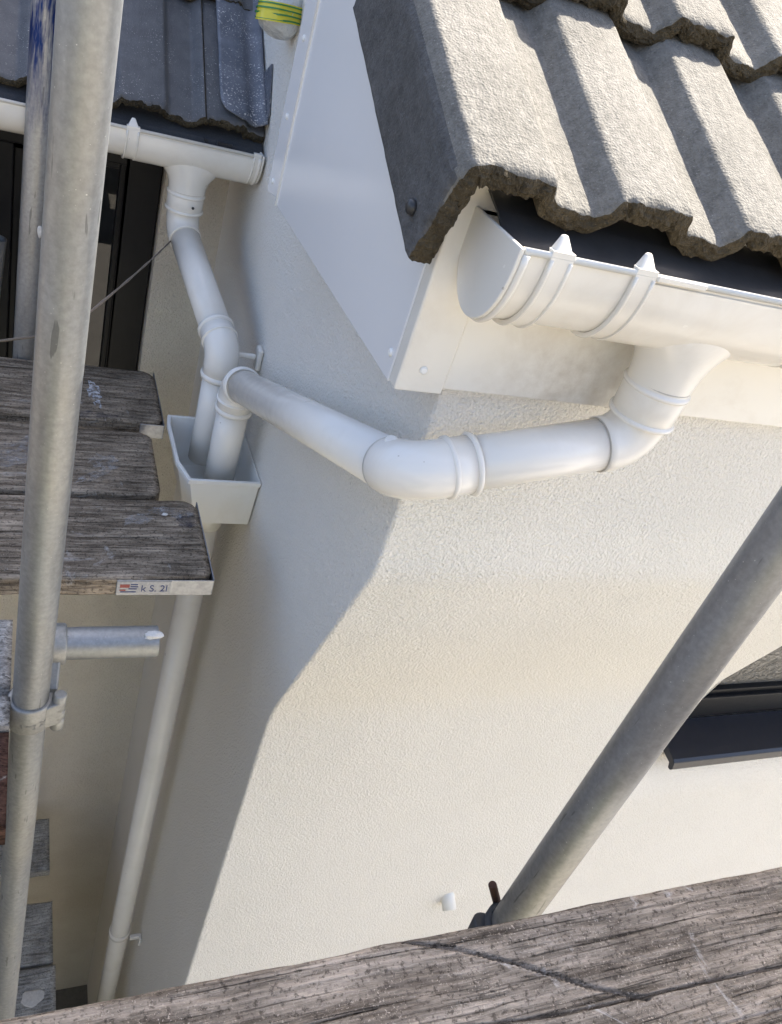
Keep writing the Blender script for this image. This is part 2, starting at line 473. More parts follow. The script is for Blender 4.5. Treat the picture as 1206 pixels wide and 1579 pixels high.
# ------------------------------------------------------------------ windows (parts of the house)
def window(parent, x0, x1, z0, z1, y, glass, mull=(), fw_=.075, rot=0):
    o = bpy.data.objects.new('window', None); COL.objects.link(o); o.parent = parent
    base = V((x0+x1)/2, y, z1); o.location = base - Vector(parent['_o']); o['_o'] = tuple(base)
    o.rotation_euler.z = rot
    fr = MB()
    for a, b in (((x0, z1), (x0+fw_, z0)), ((x1-fw_, z1), (x1, z0)), ((x0+fw_, z0-fw_), (x1-fw_, z0)), ((x0+fw_, z1), (x1-fw_, z1+fw_))):
        fr.box((a[0], y, a[1]), (b[0], y+.06, b[1]))
    for mx in mull: fr.box((mx-.03, y+.003, z1+fw_), (mx+.03, y+.055, z0-fw_))
    bevel(fr.build('frame', 'anthracite', o), .004)
    bd = MB(); e = [x0+fw_] + [q for mx in mull for q in (mx-.03, mx+.03)] + [x1-fw_]
    panes = list(zip(e[::2], e[1::2]))
    for a, b in panes:                       # glazing beads
        t = .016
        bd.box((a, y+.014, z1+fw_), (a+t, y+.05, z0-fw_)); bd.box((b-t, y+.014, z1+fw_), (b, y+.05, z0-fw_))
        bd.box((a+t, y+.014, z1+fw_), (b-t, y+.05, z1+fw_+t)); bd.box((a+t, y+.014, z0-fw_-t), (b-t, y+.05, z0-fw_))
    bevel(bd.build('glazing_bead', 'anthracite', o), .003)
    for a, b in panes:
        p = MB(); p.box((a+.002, y+.032, z1+fw_+.002), (b-.002, y+.044, z0-fw_-.002)); p.build('pane', glass, o)
    return o
wf = window(house, WX0+.004, WX1-.004, WZ0-.004, WZ1+.035, 1.075, 'glass_obscure', (), .075)
wf['label'] = 'anthracite window with obscured glass in the front wall'
sm = MB()
ps = [(.952, WZ1-.022), (.958, WZ1-.002), (.966, WZ1+.004), (1.074, WZ1+.030), (1.074, WZ1+.006), (1.0, WZ1-.012), (.972, WZ1-.016), (.966, WZ1-.030), (.958, WZ1-.030)]
sm.prism([(y-1.01+1.01, z) for y, z in ps], WX0-.012, 'X', WX1+.02)
sl_o = sm.build('sill', 'sill_black', wf)
bevel(sl_o, .002)
wr = window(house, RX0+.004, RWX-.003, RZ0-.003, RZ1+.03, YR+.035, 'glass', (-.055, -.62), .085)
wr['label'] = 'black framed window under the left gutter'

# dark rooms behind the panes would never show; the roof decks close the house
rd = MB()
def slab(mb, x0, x1, pts, th):
    for (y0, z0), (y1, z1) in zip(pts, pts[1:]):
        mb.hexa([(x0,y0,z0-th),(x1,y0,z0-th),(x1,y1,z1-th),(x0,y1,z1-th),(x0,y0,z0),(x1,y0,z0),(x1,y1,z1),(x0,y1,z1)])
slab(rd, .408, XE, [(.80, deck(.80)), (YRIDGE, deck(YRIDGE)), (YB+.2, deck(YB+.2))], .02)
rd.build('roof_deck', 'felt', house)

# ------------------------------------------------------------------ roof tiles
P_ = .171
def roll_h(x):     # height of the Roman profile, x from the left edge of a roll top
    x = x % P_
    def ss(t): t = max(0, min(1, t)); return t*t*(3-2*t)
    if x < .088: return .045 + .0025*math.sin(math.pi*x/.088)
    if x < .102: return .045 - .021*ss((x-.088)/.014)
    if x < .150: return .024 - .006*(x-.102)/.048
    t = (x-.150)/.021
    return .018 + .027*(.6*t + .4*ss(t))
def tile_mesh(name, top, th, L, mats, seed, rough=.004, pitch_noise=.0004):
    """top: list of (x, h) profile points; a tile extruded up-slope with a chipped lower edge.
       local axes: x across, y up-slope, z normal"""
    n = len(top)
    x = np.array([p[0] for p in top]); h = np.array([p[1] for p in top])
    # inward normals of the profile for the underside
    dx = np.gradient(x); dh = np.gradient(h); ln = np.hypot(dx, dh); nx = -dh/ln; nh = dx/ln
    for _ in range(6):
        nx = np.convolve(np.pad(nx, 2, 'edge'), np.ones(5)/5, 'valid'); nh = np.convolve(np.pad(nh, 2, 'edge'), np.ones(5)/5, 'valid')
    xb = x - nx*th; hb = h - nh*th
    sl = np.concatenate([np.array([0, .002, .005, .009, .014, .02, .03]), np.linspace(.045, L, 26)])
    arcl = np.concatenate([[0], np.cumsum(np.hypot(np.diff(x), np.diff(h)))])
    jag = rough*(fbm(arcl*55, arcl*0+seed, seed, 4)*1.3 + .8*np.abs(vnoise(arcl*160, arcl*0, seed+5)))
    vs = []; fs = []; sm = []; mi = []
    m = len(sl)
    for j, s in enumerate(sl):
        fall = math.exp(-s/.012)
        hn = pitch_noise*fbm(arcl*60, np.full(n, s*60), seed+9, 4) + .0006*vnoise(arcl*230, np.full(n, s*230), seed+3)
        drop = .0055*math.exp(-s/.0045)*(.6+.5*vnoise(arcl*90, arcl*0+3, seed+2))
        for i in range(n): vs.append((x[i]+nx[i]*(hn[i]-drop[i]), s + jag[i]*fall, h[i]+nh[i]*(hn[i]-drop[i])))
    for j in range(m-1):
        for i in range(n-1):
            a = j*n+i; fs.append((a, a+1, a+n+1, a+n)); sm.append(True); mi.append(0)
    o = len(vs)                              # front face rows
    R = 7
    for r in range(R+1):
        t = r/R
        dj = .0035*fbm(arcl*110, np.full(n, t*4+7), seed+31, 3) + .0022*vnoise(arcl*300, np.full(n, t*9), seed+37)
        for i in range(n):
            a = vs[i]
            bx, bh = xb[i], hb[i] + .003*vnoise(np.array([arcl[i]*80]), np.array([1.]), seed+41)[0]
            yy = a[1]*(1-t) + (jag[i]*.4)*t + (dj[i] if 0 < r else 0) - .003*math.sin(t*math.pi)
            vs.append((a[0]*(1-t)+bx*t, yy, a[2]*(1-t)+bh*t))
    for r in range(R):
        for i in range(n-1):
            a = o+r*n+i; fs.append((a, a+n, a+n+1, a+1)); sm.append(False); mi.append(1)
    # underside, sides, back
    ub = o+R*n; o2 = len(vs)
    for i in range(n): vs.append((xb[i], L, hb[i]))
    for i in range(n-1): fs.append((ub+i, o2+i, o2+i+1, ub+i+1)); sm.append(True); mi.append(1)
    tl = (m-1)*n
    for i in range(n-1): fs.append((tl+i, tl+i+1, o2+i+1, o2+i)); sm.append(False); mi.append(1)
    for i in (0, n-1):
        col = [j*n+i for j in range(m)]; fr = [o+r*n+i for r in range(R+1)]
        fs.append(tuple(col + [o2+i] + fr[::-1])); sm.append(False); mi.append(1)
    me = bpy.data.meshes.new(name); me.from_pydata(vs, [], fs)
    for k in mats: me.materials.append(M[k])
    me.polygons.foreach_set('use_smooth', sm); me.polygons.foreach_set('material_index', mi)
    bm = bmesh.new(); bm.from_mesh(me); bmesh.ops.remove_doubles(bm, verts=bm.verts, dist=1e-6)
    bmesh.ops.recalc_face_normals(bm, faces=bm.faces); bm.to_mesh(me); bm.free()
    return me

PITCH = math.radians(25)
U = V(0, math.cos(PITCH), math.sin(PITCH)); NRM = V(0, -math.sin(PITCH), math.cos(PITCH))
TILE_O = V(0, .738, -.184); GAUGE = .322; STEP = .030
def part_empty(name, parent, base):
    o = bpy.data.objects.new(name, None); COL.objects.link(o); o.parent = parent
    o.location = Vector(base) - Vector(parent['_o']); o['_o'] = tuple(base); o.empty_display_size = .05
    return o
roof = part_empty('main_roof', house, V(.4, .74, -.2))
def place(me, name, parent, o, pitch, rotz=0):
    ob = bpy.data.objects.new(name, me); COL.objects.link(ob); ob.parent = parent
    ob.location = Vector(o) - Vector(parent['_o']); ob.rotation_euler = (pitch, 0, rotz)
    return ob
xr0 = .377                                    # left edge of the first roll top
def frange(a, b, st): k = max(2, int(round((b-a)/st))); return [a+(b-a)*i/k for i in range(k+1)]
vt = [(.362-.002*(1-t), -.082 + .100*t) for t in np.linspace(0, 1, 30)]
vt += [(.362+.015*t, .018+.027*math.sin(t*math.pi/2)) for t in np.linspace(.12, 1, 9)]
vt += [(x, roll_h(x-xr0)) for x in frange(xr0+.003, xr0+2*P_+.090, .003)]
ft = [(x, roll_h(x-xr0)) for x in frange(xr0+2*P_+.092, xr0+4*P_+.090, .003)]
x_f = xr0+2*P_+.092
ft = [(x-x_f, h) for x, h in ft]
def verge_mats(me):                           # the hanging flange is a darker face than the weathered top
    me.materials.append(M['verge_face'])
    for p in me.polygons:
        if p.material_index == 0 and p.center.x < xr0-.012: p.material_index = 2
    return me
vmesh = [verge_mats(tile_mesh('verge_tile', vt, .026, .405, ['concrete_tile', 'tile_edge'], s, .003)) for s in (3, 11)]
fmesh = [tile_mesh('field_tile', ft, .024, .405, ['concrete_tile', 'tile_edge'], s, .003) for s in (21, 33, 47)]
for c in range(8):
    o = TILE_O + U*(GAUGE*c) + NRM*(STEP*c)
    jit = [0, .004, -.003, .002, .003, -.002, .001, 0][c]
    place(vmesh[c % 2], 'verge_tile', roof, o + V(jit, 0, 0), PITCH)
    for k in range(5):
        place(fmesh[(k + 2*c) % 3], 'roof_tile', roof, o + V(x_f + .3435*k + jit, 0, 0) + U*(.002*((k*7+c*3) % 3-1)), PITCH)
nl = MB()
p = TILE_O + U*.040 + NRM*(-.052) + V(.3605, 0, 0)
nl.lathe(p + V(.004, 0, 0), (-1, 0, 0), [(0, .0075), (.006, .0085), (.010, .007), (.012, .003)], 16)
nl.build('nail', 'black_plastic', roof)

# far part of the main roof, beyond the tiles one can tell apart
fr_ = MB()
xs_ = frange(x_f + .3435*5, XE-.05, .043)
for c in range(12):
    o = TILE_O + U*(GAUGE*c) + NRM*(STEP*c)
    vs = []
    for s in (0, .33):
        for x in xs_: q = o + U*s + NRM*roll_h(x-xr0); vs.append((x, q.y, q.z))
    n = len(xs_); fr_.add(vs, [(i, i+1, n+i+1, n+i) for i in range(n-1)], True)
fo = fr_.build('far_tiles', 'concrete_tile', roof); fo['kind'] = 'stuff'

# ------------------------------------------------------------------ eaves: tray, fascia, boxed end
tr = MB()
def sheet(mb, x0, x1, pts, th=.003):
    n = len(pts); vs = [(x0,y,z) for y,z in pts]+[(x1,y,z) for y,z in pts]
    vs += [(x0,y,z-th) for y,z in pts]+[(x1,y,z-th) for y,z in pts]
    fs = [(i,i+1,n+i+1,n+i) for i in range(n-1)] + [(2*n+i,3*n+i,3*n+i+1,2*n+i+1) for i in range(n-1)]
    fs += [(0,n,3*n,2*n),(n-1,3*n-1,4*n-1,2*n-1)]
    fs += [(i,2*n+i,2*n+i+1,i+1) for i in range(n-1)] + [(n+i,n+i+1,3*n+i+1,3*n+i) for i in range(n-1)]
    mb.add(vs, fs)
sheet(tr, .431, XE, [(.90, -.125), (.80, -.172), (.755, -.188), (.715, -.210), (.705, -.235)])
tr.build('eaves_tray', 'black_plastic', house)
fa = MB(); fa.box((.462, .790, -.412), (XE, .812, -.17)); bevel(fa.build('fascia', 'pvc_fascia', house), .002)
fc = MB(); fc.box((.4005, .7875, -.4185), (.4625, .790+.02, -.165)); fco = bevel(fc.build('fascia_corner_cap', 'pvc_cream', house), .0025)
so_ = MB(); so_.box((.404, .8125, -.408), (XE, .83, -.40)); so_.build('soffit', 'pvc', house)
gp = MB()
def gz(y): return TILE_O.z + (y-.738)*math.tan(math.radians(29.0)) - .012
for a, b_, x in ((.8105, 1.44, .400), (1.4405, 1.512, .3985)):
    gp2 = MB()
    gp2.hexa([(x,a,-.4205),(x+.012,a,-.4205),(x+.012,b_,-.432),(x,b_,-.432),(x,a,gz(a)),(x+.012,a,gz(a)),(x+.012,b_,gz(b_)),(x,b_,gz(b_))])
    bevel(gp2.build('gable_panel' if x == .400 else 'panel_trim', 'pvc_panel', house), .0018)
sb = MB(); sb.hexa([(.4125,.812,-.4155),(XS,.812,-.4155),(XS,1.512,-.427),(.4125,1.512,-.427),(.4125,.812,-.405),(XS,.812,-.405),(XS,1.512,-.415),(.4125,1.512,-.415)])
sb.build('gable_soffit', 'pvc_panel', house)
ge = MB(); ge.add([(.41,1.505,-.426),(XS,1.505,-.426),(XS,1.505,gz(1.505)),(.41,1.505,gz(1.505))], [(0,1,2,3)])
ge.build('panel_return', 'pvc_panel', house)
bead = MB(); bead.hexa([(.3970,1.436,-.432),(.402,1.436,-.432),(.402,1.4415,-.432),(.3970,1.4415,-.432),(.3970,1.436,gz(1.436)),(.402,1.436,gz(1.436)),(.402,1.4415,gz(1.44)),(.3970,1.4415,gz(1.44))])
bead.build('panel_bead', 'pvc', house)
for (x, y, z, ax) in ((.3985,1.475,-.174,(-1,0,0)),(.3985,1.480,-.295,(-1,0,0)),(.3985,1.484,-.405,(-1,0,0)),(.400,.824,-.389,(-1,0,0)),(.429,.7875,-.389,(0,-1,0)),(.3985,1.47,-.06,(-1,0,0))):
    q = MB(); q.lathe((x,y,z), ax, [(0,.0052),(.0015,.005),(.003,.003)], 14); q.build('screw_cap', 'screw_white', house)

# ------------------------------------------------------------------ rear wing roof (left)
lroof = part_empty('lower_roof', house, V(.2, 1.9, -.45))
LP = math.radians(33); LU = V(0, math.cos(LP), math.sin(LP)); LN = V(0, -math.sin(LP), math.cos(LP))
LO = V(0, 1.915, -.445)
ltop = [(x, .7*roll_h(x+.005)) for x in frange(0, 2*P_-.003, .0035)]
lmesh = [tile_mesh('grey_roof_tile', ltop, .020, .42, ['grey_tile', 'tile_edge'], s, .005) for s in (61, 73)]
x_l = .345 - 2*P_
for c in range(5):
    for k in range(7):
        place(lmesh[(k+c) % 2], 'roof_tile', lroof, LO + LU*(.33*c) + LN*(.022*c) + V(x_l - .342*k, 0, 0), LP)
ct = [(x, .7*roll_h(x+.005)) for x in frange(0, .132, .0035)]
cmesh = tile_mesh('cut_tile', ct, .022, .42, ['grey_tile', 'tile_edge'], 83, .006)
for c in range(5):
    place(cmesh, 'cut_tile', lroof, LO + LU*(.33*c + .006) + LN*(.022*c - .006) + V(.3455, 0, 0), LP)
# lead skin dressed over the last tile, rounded lower left corner, turned up at the wall
ld = MB(); rows = []
for j in range(26):
    s = .012 + .40*j/25
    xl = .028 if s > .06 else .028 + .045*(1-math.sqrt(max(0, 1-((.06-s)/.048)**2)))
    row = []
    for i in range(14):
        x = xl + (.128-xl)*i/13
        h = .7*roll_h(x+.005)*.7 + .017 + .0025*float(vnoise(np.array([x*60.]), np.array([s*40.]), 5)[0]) + (.016*max(0,(x-.10)/.028)**2 if i > 8 else 0)
        q = LO + LU*s + LN*h + V(.3455+x, 0, 0); row.append(tuple(q))
    rows.append(row)
vs = [p for r in rows for p in r]
ld.add(vs, [(j*14+i, j*14+i+1, (j+1)*14+i+1, (j+1)*14+i) for j in range(25) for i in range(13)], True)
q0 = LO + V(.477,0,0)
ld.add([tuple(q0+LU*.02+LN*.03), tuple(q0+LU*.16+LN*.03), tuple(q0+LU*.155+LN*.075+V(.001,-.03,0)), tuple(q0+LU*.03+LN*.05)], [(0,1,2,3)])
lo_ = ld.build('lead_flashing', 'lead', lroof)
smd = lo_.modifiers.new('thick', 'SOLIDIFY'); smd.thickness = .003; smd.offset = 1
dk = MB(); slab(dk, -2.45, XS-.002, [(1.95, -.462), (4.4, -.462+2.45*math.tan(math.radians(36))), (6.4, -.46)], .015); dk.build('roof_deck', 'felt', lroof)
ff = MB(); sheet(ff, -2.45, XS-.004, [(2.02, -.395), (1.94, -.446), (1.905, -.462), (1.897, -.478)], .004); ff.build('eaves_felt', 'felt', lroof)
for x0, x1 in ((.345, .352), (.372, .405)):
    q = MB(); q.box((x0, 1.886, -.4655), (x1, 1.895, -.459)); q.build('eaves_clip', 'black_plastic', lroof)
lf = MB(); lf.box((-2.45, 1.985, -.532), (XS-.003, 2.003, -.46)); lf.build('fascia', 'pvc', lroof)
ls = MB(); ls.box((-2.45, 2.0035, -.530), (XS-.004, YR-.002, -.522)); ls.build('soffit', 'pvc', lroof)

# ================================================================== GUTTERS
def gutter_prof(yc, zt, w, d, k=24, t0=0., t1=math.pi):
    return [(yc - w*math.cos(a), zt - d*math.sin(a)**.85 if math.sin(a) > 1e-6 else zt) for a in np.linspace(t0, t1, k+1)]
def gutter(name_parent, x0, x1, yc, zt, w, d, mat, th=.003):
    g = MB(); o = gutter_prof(yc, zt, w, d); i = gutter_prof(yc, zt, w-th, d-th)
    o = [(yc-w, zt+.004)] + o + [(yc+w, zt+.004)]; i = [(yc-w+th, zt+.004)] + i + [(yc+w-th, zt+.004)]
    poly = o + i[::-1]; n = len(o)
    vs = [(x0,y,z) for y,z in poly]+[(x1,y,z) for y,z in poly]; N2 = len(poly)
    g.add(vs, [(k,(k+1)%N2,N2+(k+1)%N2,N2+k) for k in range(N2)], True)
    for off in (0, N2):
        g.add(vs[off:off+N2], [(k,k+1,N2-2-k,N2-1-k) for k in range(n-1)])
    ob = g.build('trough', mat, name_parent, sharp=40)
    lp = MB(); lp.sweep([(x0+.001, yc-w-.0005, zt+.003), (x1-.001, yc-w-.0005, zt+.003)], .0036, 10); lp.build('lip', mat, name_parent)
    return ob
def strap(parent, x, wd, yc, zt, w, d, mat, nib=True, th=.004):
    b = MB(); o = gutter_prof(yc, zt, w+th, d+th); i = gutter_prof(yc, zt, w+.0006, d+.0006)
    poly = [(yc-w-th, zt+.009)] + o + [(yc+w+th*.3, zt+.004)] + [(yc+w, zt+.004)] + i[::-1] + [(yc-w+.006, zt+.009)]
    N2 = len(poly); n = N2//2
    vs = [(x-wd/2,y,z) for y,z in poly]+[(x+wd/2,y,z) for y,z in poly]
    b.add(vs, [(k,(k+1)%N2,N2+(k+1)%N2,N2+k) for k in range(N2)], True)
    for off in (0, N2): b.add(vs[off:off+N2], [(k,k+1,N2-2-k,N2-1-k) for k in range(n-1)])
    ob = b.build('bracket', mat, parent, sharp=40)
    for e in (-1, 1):        # raised ribs at both edges of the strap
        r = MB(); rr = gutter_prof(yc, zt, w+th, d+th, 30); r.sweep([(x+e*(wd/2-.002), y, z) for y, z in rr], .0022, 8)
        r.build('rib', mat, ob)
    if nib:
        q = MB(); yl = yc-w-th; zz = zt+.009
        q.hexa([(x-wd*.42,yl,zz-.002),(x+wd*.42,yl,zz-.002),(x+wd*.42,yl+.013,zz-.002),(x-wd*.42,yl+.013,zz-.002),
                (x-wd*.16,yl+.009,zz+.014),(x+wd*.10,yl+.009,zz+.014),(x+wd*.10,yl+.013,zz+.014),(x-wd*.16,yl+.013,zz+.014)])
        bevel(q.build('clip_nib', mat, ob), .0018)
    return ob
def stop_end(parent, x, yc, zt, w, d, mat, side=-1):
    e = MB(); o = gutter_prof(yc, zt, w+.004, d+.004)
    poly = [(yc-w-.004, zt+.006)] + o + [(yc+w+.004, zt+.006)]
    e.prism(poly, x, 'X', x+side*.005)
    ob = bevel(e.build('stop_end', mat, parent), .0015)
    r = MB(); rr = gutter_prof(yc, zt, w+.003, d+.003, 30); r.sweep([(x-side*.004, y, z) for y, z in rr], .004, 8); r.build('stop_end_rim', mat, parent)
    return ob

GW, GD = .0555, .086
GYC, GZT = .735, -.203
fg = thing('gutter', (.43, GYC, GZT-GD), 'deep cream white gutter along the sunlit tile eaves, with strap brackets and end cap', 'gutter')
gutter(fg, .428, XE, GYC, GZT, GW, GD, 'pvc_cream')
stop_end(fg, .4285, GYC, GZT, GW, GD, 'pvc_cream')
strap(fg, .472, .026, GYC, GZT, GW, GD, 'pvc_cream')
strap(fg, .575, .026, GYC, GZT, GW, GD, 'pvc_cream')
strap(fg, .868, .026, GYC, GZT, GW, GD, 'pvc_cream')
# running outlet: a thicker shell between two straps, flaring into the spigot
OX = .716
sh = MB(); o = gutter_prof(GYC, GZT-.004, GW+.0022, GD+.0018); n = len(o)
sh.add([(.589,y,z) for y,z in o]+[(.853,y,z) for y,z in o], [(i,i+1,n+i+1,n+i) for i in range(n-1)], True); sh.build('outlet_shell', 'pvc_cream', fg)
pad = MB(); pad.box((.589, GYC-GW-.006, GZT-.0005), (.655, GYC-GW-.0012, GZT+.0062)); bevel(pad.build('outlet_clip', 'pvc_cream', fg), .0015)
def flare(mb, x, y, z, prof_, seg=48):
    vs = [(x+rx*math.cos(2*math.pi*k/seg), y+ry*math.sin(2*math.pi*k/seg), z-d) for d, rx, ry in prof_ for k in range(seg)]
    n = len(prof_); mb.add(vs, [(i*seg+k, i*seg+(k+1)%seg, (i+1)*seg+(k+1)%seg, (i+1)*seg+k) for i in range(n-1) for k in range(seg)], True)
ot = MB()
flare(ot, OX, GYC, GZT-GD+.040, [(0,.115,.046),(.012,.104,.0455),(.022,.090,.045),(.032,.075,.0445),(.042,.062,.0435),(.052,.053,.0425),(.062,.0475,.0415),(.074,.0435,.0405),(.096,.0395,.0395)])
ot.build('outlet', 'pvc_cream', fg)

LGW, LGD = .054, .066; LYC, LZT = 1.926, -.470
lg = thing('gutter', (.2, LYC, LZT-LGD), 'white half-round gutter under the dark grey tiles at upper left', 'gutter')
gutter(lg, -2.45, XS-.012, LYC, LZT, LGW, LGD, 'pvc')
stop_end(lg, XS-.011, LYC, LZT, LGW, LGD, 'pvc', 1)
strap(lg, XS-.022, .016, LYC, LZT, LGW, LGD, 'pvc', False)
strap(lg, .198, .026, LYC, LZT, LGW, LGD, 'pvc')
strap(lg, -.75, .026, LYC, LZT, LGW, LGD, 'pvc')
sh = MB(); o = gutter_prof(LYC, LZT-.004, LGW+.0022, LGD+.0018); n = len(o)
sh.add([(.21,y,z) for y,z in o]+[(XS-.03,y,z) for y,z in o], [(i,i+1,n+i+1,n+i) for i in range(n-1)], True); sh.build('outlet_shell', 'pvc', lg)
LOX = .330
ot = MB(); flare(ot, LOX, LYC, LZT-LGD+.032, [(0,.105,.046),(.012,.092,.0455),(.022,.077,.045),(.032,.063,.0442),(.042,.054,.043),(.052,.047,.0415),(.064,.042,.040),(.088,.039,.039)]); ot.build('outlet', 'pvc', lg)

# ================================================================== DOWNPIPES
R0 = .0327
def ringpart(parent, c, d, R, w=.004, name='collar_ridge', mat='pvc', proud=.0032):
    r = MB(); r.lathe(Vector(c) - Vector(d).normalized()*w, d, [(0,R-.001),(w*.35,R+proud*.8),(w,R+proud),(w*1.65,R+proud*.8),(2*w,R-.001)], 40, cap=False)
    return r.build(name, mat, parent)
def pipe(parent, a, b, r=R0, mat='pvc', name='pipe'):
    q = MB(); q.sweep([a, Vector(a).lerp(Vector(b), .5), b], r, 40); return q.build(name, mat, parent)
def bend(parent, A, B, C, br, ext0, ext1, r=R0+.0035, mat='pvc'):
    """moulded bend round the corner A-B-C; returns its two mouths"""
    pts = arc(A, B, C, br, 14)
    d0 = (Vector(A)-pts[0]).normalized(); d1 = (Vector(C)-pts[-1]).normalized()
    full = [pts[0]+d0*ext0] + pts + [pts[-1]+d1*ext1]
    q = MB(); q.sweep(full, r, 40); ob = q.build('bend', mat, parent)
    return ob, full[0], d0, full[-1], d1

A0 = V(OX, GYC, GZT-GD-.05); A1 = V(OX, GYC, -.425); A2 = V(.424, GYC, -.500); A3 = V(.412, 1.478, -.812); A4 = V(.412, 1.478, -1.05)
dp = thing('downpipe', (.405, 1.468, -1.05), 'white offset downpipe turning round the house corner from deep gutter into hopper', 'downpipe')
b1, m0, d0, m1, d1 = bend(dp, A0, A1, A2, .046, .004, .010)
sk = MB(); sk.lathe(m0 + V(0,0,-.006), (0,0,1), [(0,R0+.004),(.004,R0+.0075),(.049,R0+.0085),(.052,R0+.0065)], 40); sk.build('socket', 'pvc_cream', dp)
for t in (.0, .042): ringpart(dp, m0 + V(0,0,t-.002), (0,0,1), R0+.0075)
ringpart(dp, m0 + V(0,0,.0475), (0,0,1), R0+.0062, .0011, 'seal', 'seam_grey', .0016)
pipe(dp, m1 - d1*.02, A2 + (A1-A2).normalized()*.06, R0+.001)
ringpart(dp, m1, d1, R0+.0022, .0009, 'seam', 'seam_grey', .0007)
b2, m2, d2, m3, d3 = bend(dp, A1, A2, A3, .050, .040, .004)
for t in (0, -.030): ringpart(dp, m2 + d2*(t-.002), d2, R0+.0035)
pipe(dp, m3 - d3*.02, A3 + (A2-A3).normalized()*.05, R0+.001)
ringpart(dp, m3, d3, R0+.0022, .0009, 'seam', 'seam_grey', .0007)
kb = MB(); kb.lathe(m3 + V(-.008, .0, R0+.001), (-.35, 0, 1), [(0,.0085),(.004,.0085),(.006,.006)], 16); kb.build('lug', 'pvc', dp)
b3, m4, d4, m5, d5 = bend(dp, A2, A3, A4, .042, .010, .030)
for t in (0, -.010): ringpart(dp, m4 + d4*t, d4, R0+.0035)
ringpart(dp, m5, d5, R0+.0035, .006); ringpart(dp, m5 - d5*.022, d5, R0+.0035, .003)
pipe(dp, m5 - d5*.01, A4, R0)

B0 = V(LOX, LYC, LZT-LGD-.04); B1 = V(LOX, LYC, -.668); B2 = V(.392, 1.572, -.788); B3 = V(.392, 1.572, -1.06)
lp_ = thing('downpipe', (.392, 1.572, -1.06), 'white swan-neck downpipe from the left gutter outlet down into hopper', 'downpipe')
b1, m0, d0, m1, d1 = bend(lp_, B0, B1, B2, .05, .014, .006)
sk = MB(); sk.lathe(m0 + V(0,0,-.010), (0,0,1), [(0,R0+.004),(.004,R0+.007),(.040,R0+.008),(.043,R0+.006)], 40); sk.build('socket', 'pvc', lp_)
for t in (-.002, .034): ringpart(lp_, m0 + V(0,0,t-.006), (0,0,1), R0+.007)
sc_ = MB(); sc_.lathe(m0 + V(.012,-.0405,.010), (.2,-1,0), [(0,.003),(.002,.003)], 10); sc_.build('screw', 'black_plastic', lp_)
ringpart(lp_, m0 + V(0,0,.0350), (0,0,1), R0+.0058, .0009, 'seal', 'seam_grey', .0014)
pipe(lp_, m1 - d1*.02, B2 + (B1-B2).normalized()*.05, R0+.001)
b2, m2, d2, m3, d3 = bend(lp_, B1, B2, B3, .045, .030, .026)
ringpart(lp_, m2, d2, R0+.0035, .006); ringpart(lp_, m2-d2*.03, d2, R0+.0035, .003); ringpart(lp_, m3, d3, R0+.0035, .007)
pipe(lp_, m3 - d3*.01, B3, R0)
cb = MB(); cb.box((XS-.012, 1.575, -.830), (XS-.001, 1.605, -.780)); cb.box((.420, 1.584, -.808), (XS-.013, 1.594, -.796)); bevel(cb.build('wall_clip', 'pvc', lp_), .004)

# hopper ---------------------------------------------------------------
HZ = -.993
hp = thing('hopper_head', (.405, 1.51, HZ-.17), 'white plastic hopper head on the side wall taking two pipe ends', 'hopper')
def loop(ins, z, sh=0):
    P = [(XS-.003-ins*.3, 1.392+ins+sh*.5), (.330+ins*.9+sh, 1.392+ins+sh*.5), (.313+ins+sh, 1.455+ins*.4), (.311+ins+sh, 1.60), (.316+ins+sh, 1.632-ins-sh*.5), (XS-.003-ins*.3, 1.632-ins-sh*.5)]
    return [(x, y, z) for x, y in P]
hb = MB(); n = 6
layers = [loop(.0, HZ-.125, .028), loop(0, HZ-.012, .002), loop(-.004, HZ-.010), loop(-.004, HZ), loop(.003, HZ), loop(.004, HZ-.012, .002), loop(.005, HZ-.118, .028)]
for a, b_ in zip(layers, layers[1:]):
    hb.add(list(a)+list(b_), [(i,(i+1)%n,n+(i+1)%n,n+i) for i in range(n)])
hb.add(layers[0], [tuple(range(n))]); hb.add(layers[-1], [tuple(range(n))])
bevel(hb.build('bowl', 'pvc_hopper', hp), .0025, 2, 25)
sg = MB(); sg.lathe((.408, 1.505, HZ-.124), (0,0,-1), [(0,.046),(.012,.0405),(.05,.0385),(.075,.0385)], 36); sg.build('spigot', 'pvc_hopper', hp)
sw_ = MB(); sw_.lathe((XS-.008, 1.43, HZ-.03), (-1,0,0), [(0,.004),(.003,.004)], 10); sw_.build('screw', 'black_plastic', hp)

ldp = thing('downpipe', (.408, 1.505, GZ), 'long straight white downpipe below the hopper, down the shaded side wall', 'downpipe')
pipe(ldp, (.408, 1.505, HZ-.18), (.408, 1.505, GZ+.02), R0)
for z in (-3.05, -4.7):
    c = MB(); c.lathe((.408,1.505,z-.014), (0,0,1), [(0,R0+.001),(.002,R0+.004),(.026,R0+.004),(.028,R0+.001)], 36, cap=False)
    co = c.build('pipe_clip', 'pvc', ldp)
    a = MB(); a.box((.440,1.470,z-.012),(XS-.001,1.482,z+.008)); a.box((XS-.010,1.455,z-.030),(XS-.0012,1.470,z+.012)); bevel(a.build('clip_arm', 'pvc', co), .002)

# overflow stub on the lower wall
ov = MB(); ov.lathe((1.205, YL+.01, -2.165), (0,-1,-.55), [(0,.0205),(.046,.0205),(.046,.0165),(.012,.0165)], 24, cap=False)
ovo = ov.build('overflow_pipe', 'pvc_hopper', origin=(1.20, YL, -2.185)); tag(ovo, 'small white overflow pipe stub poking from the front wall', 'pipe')

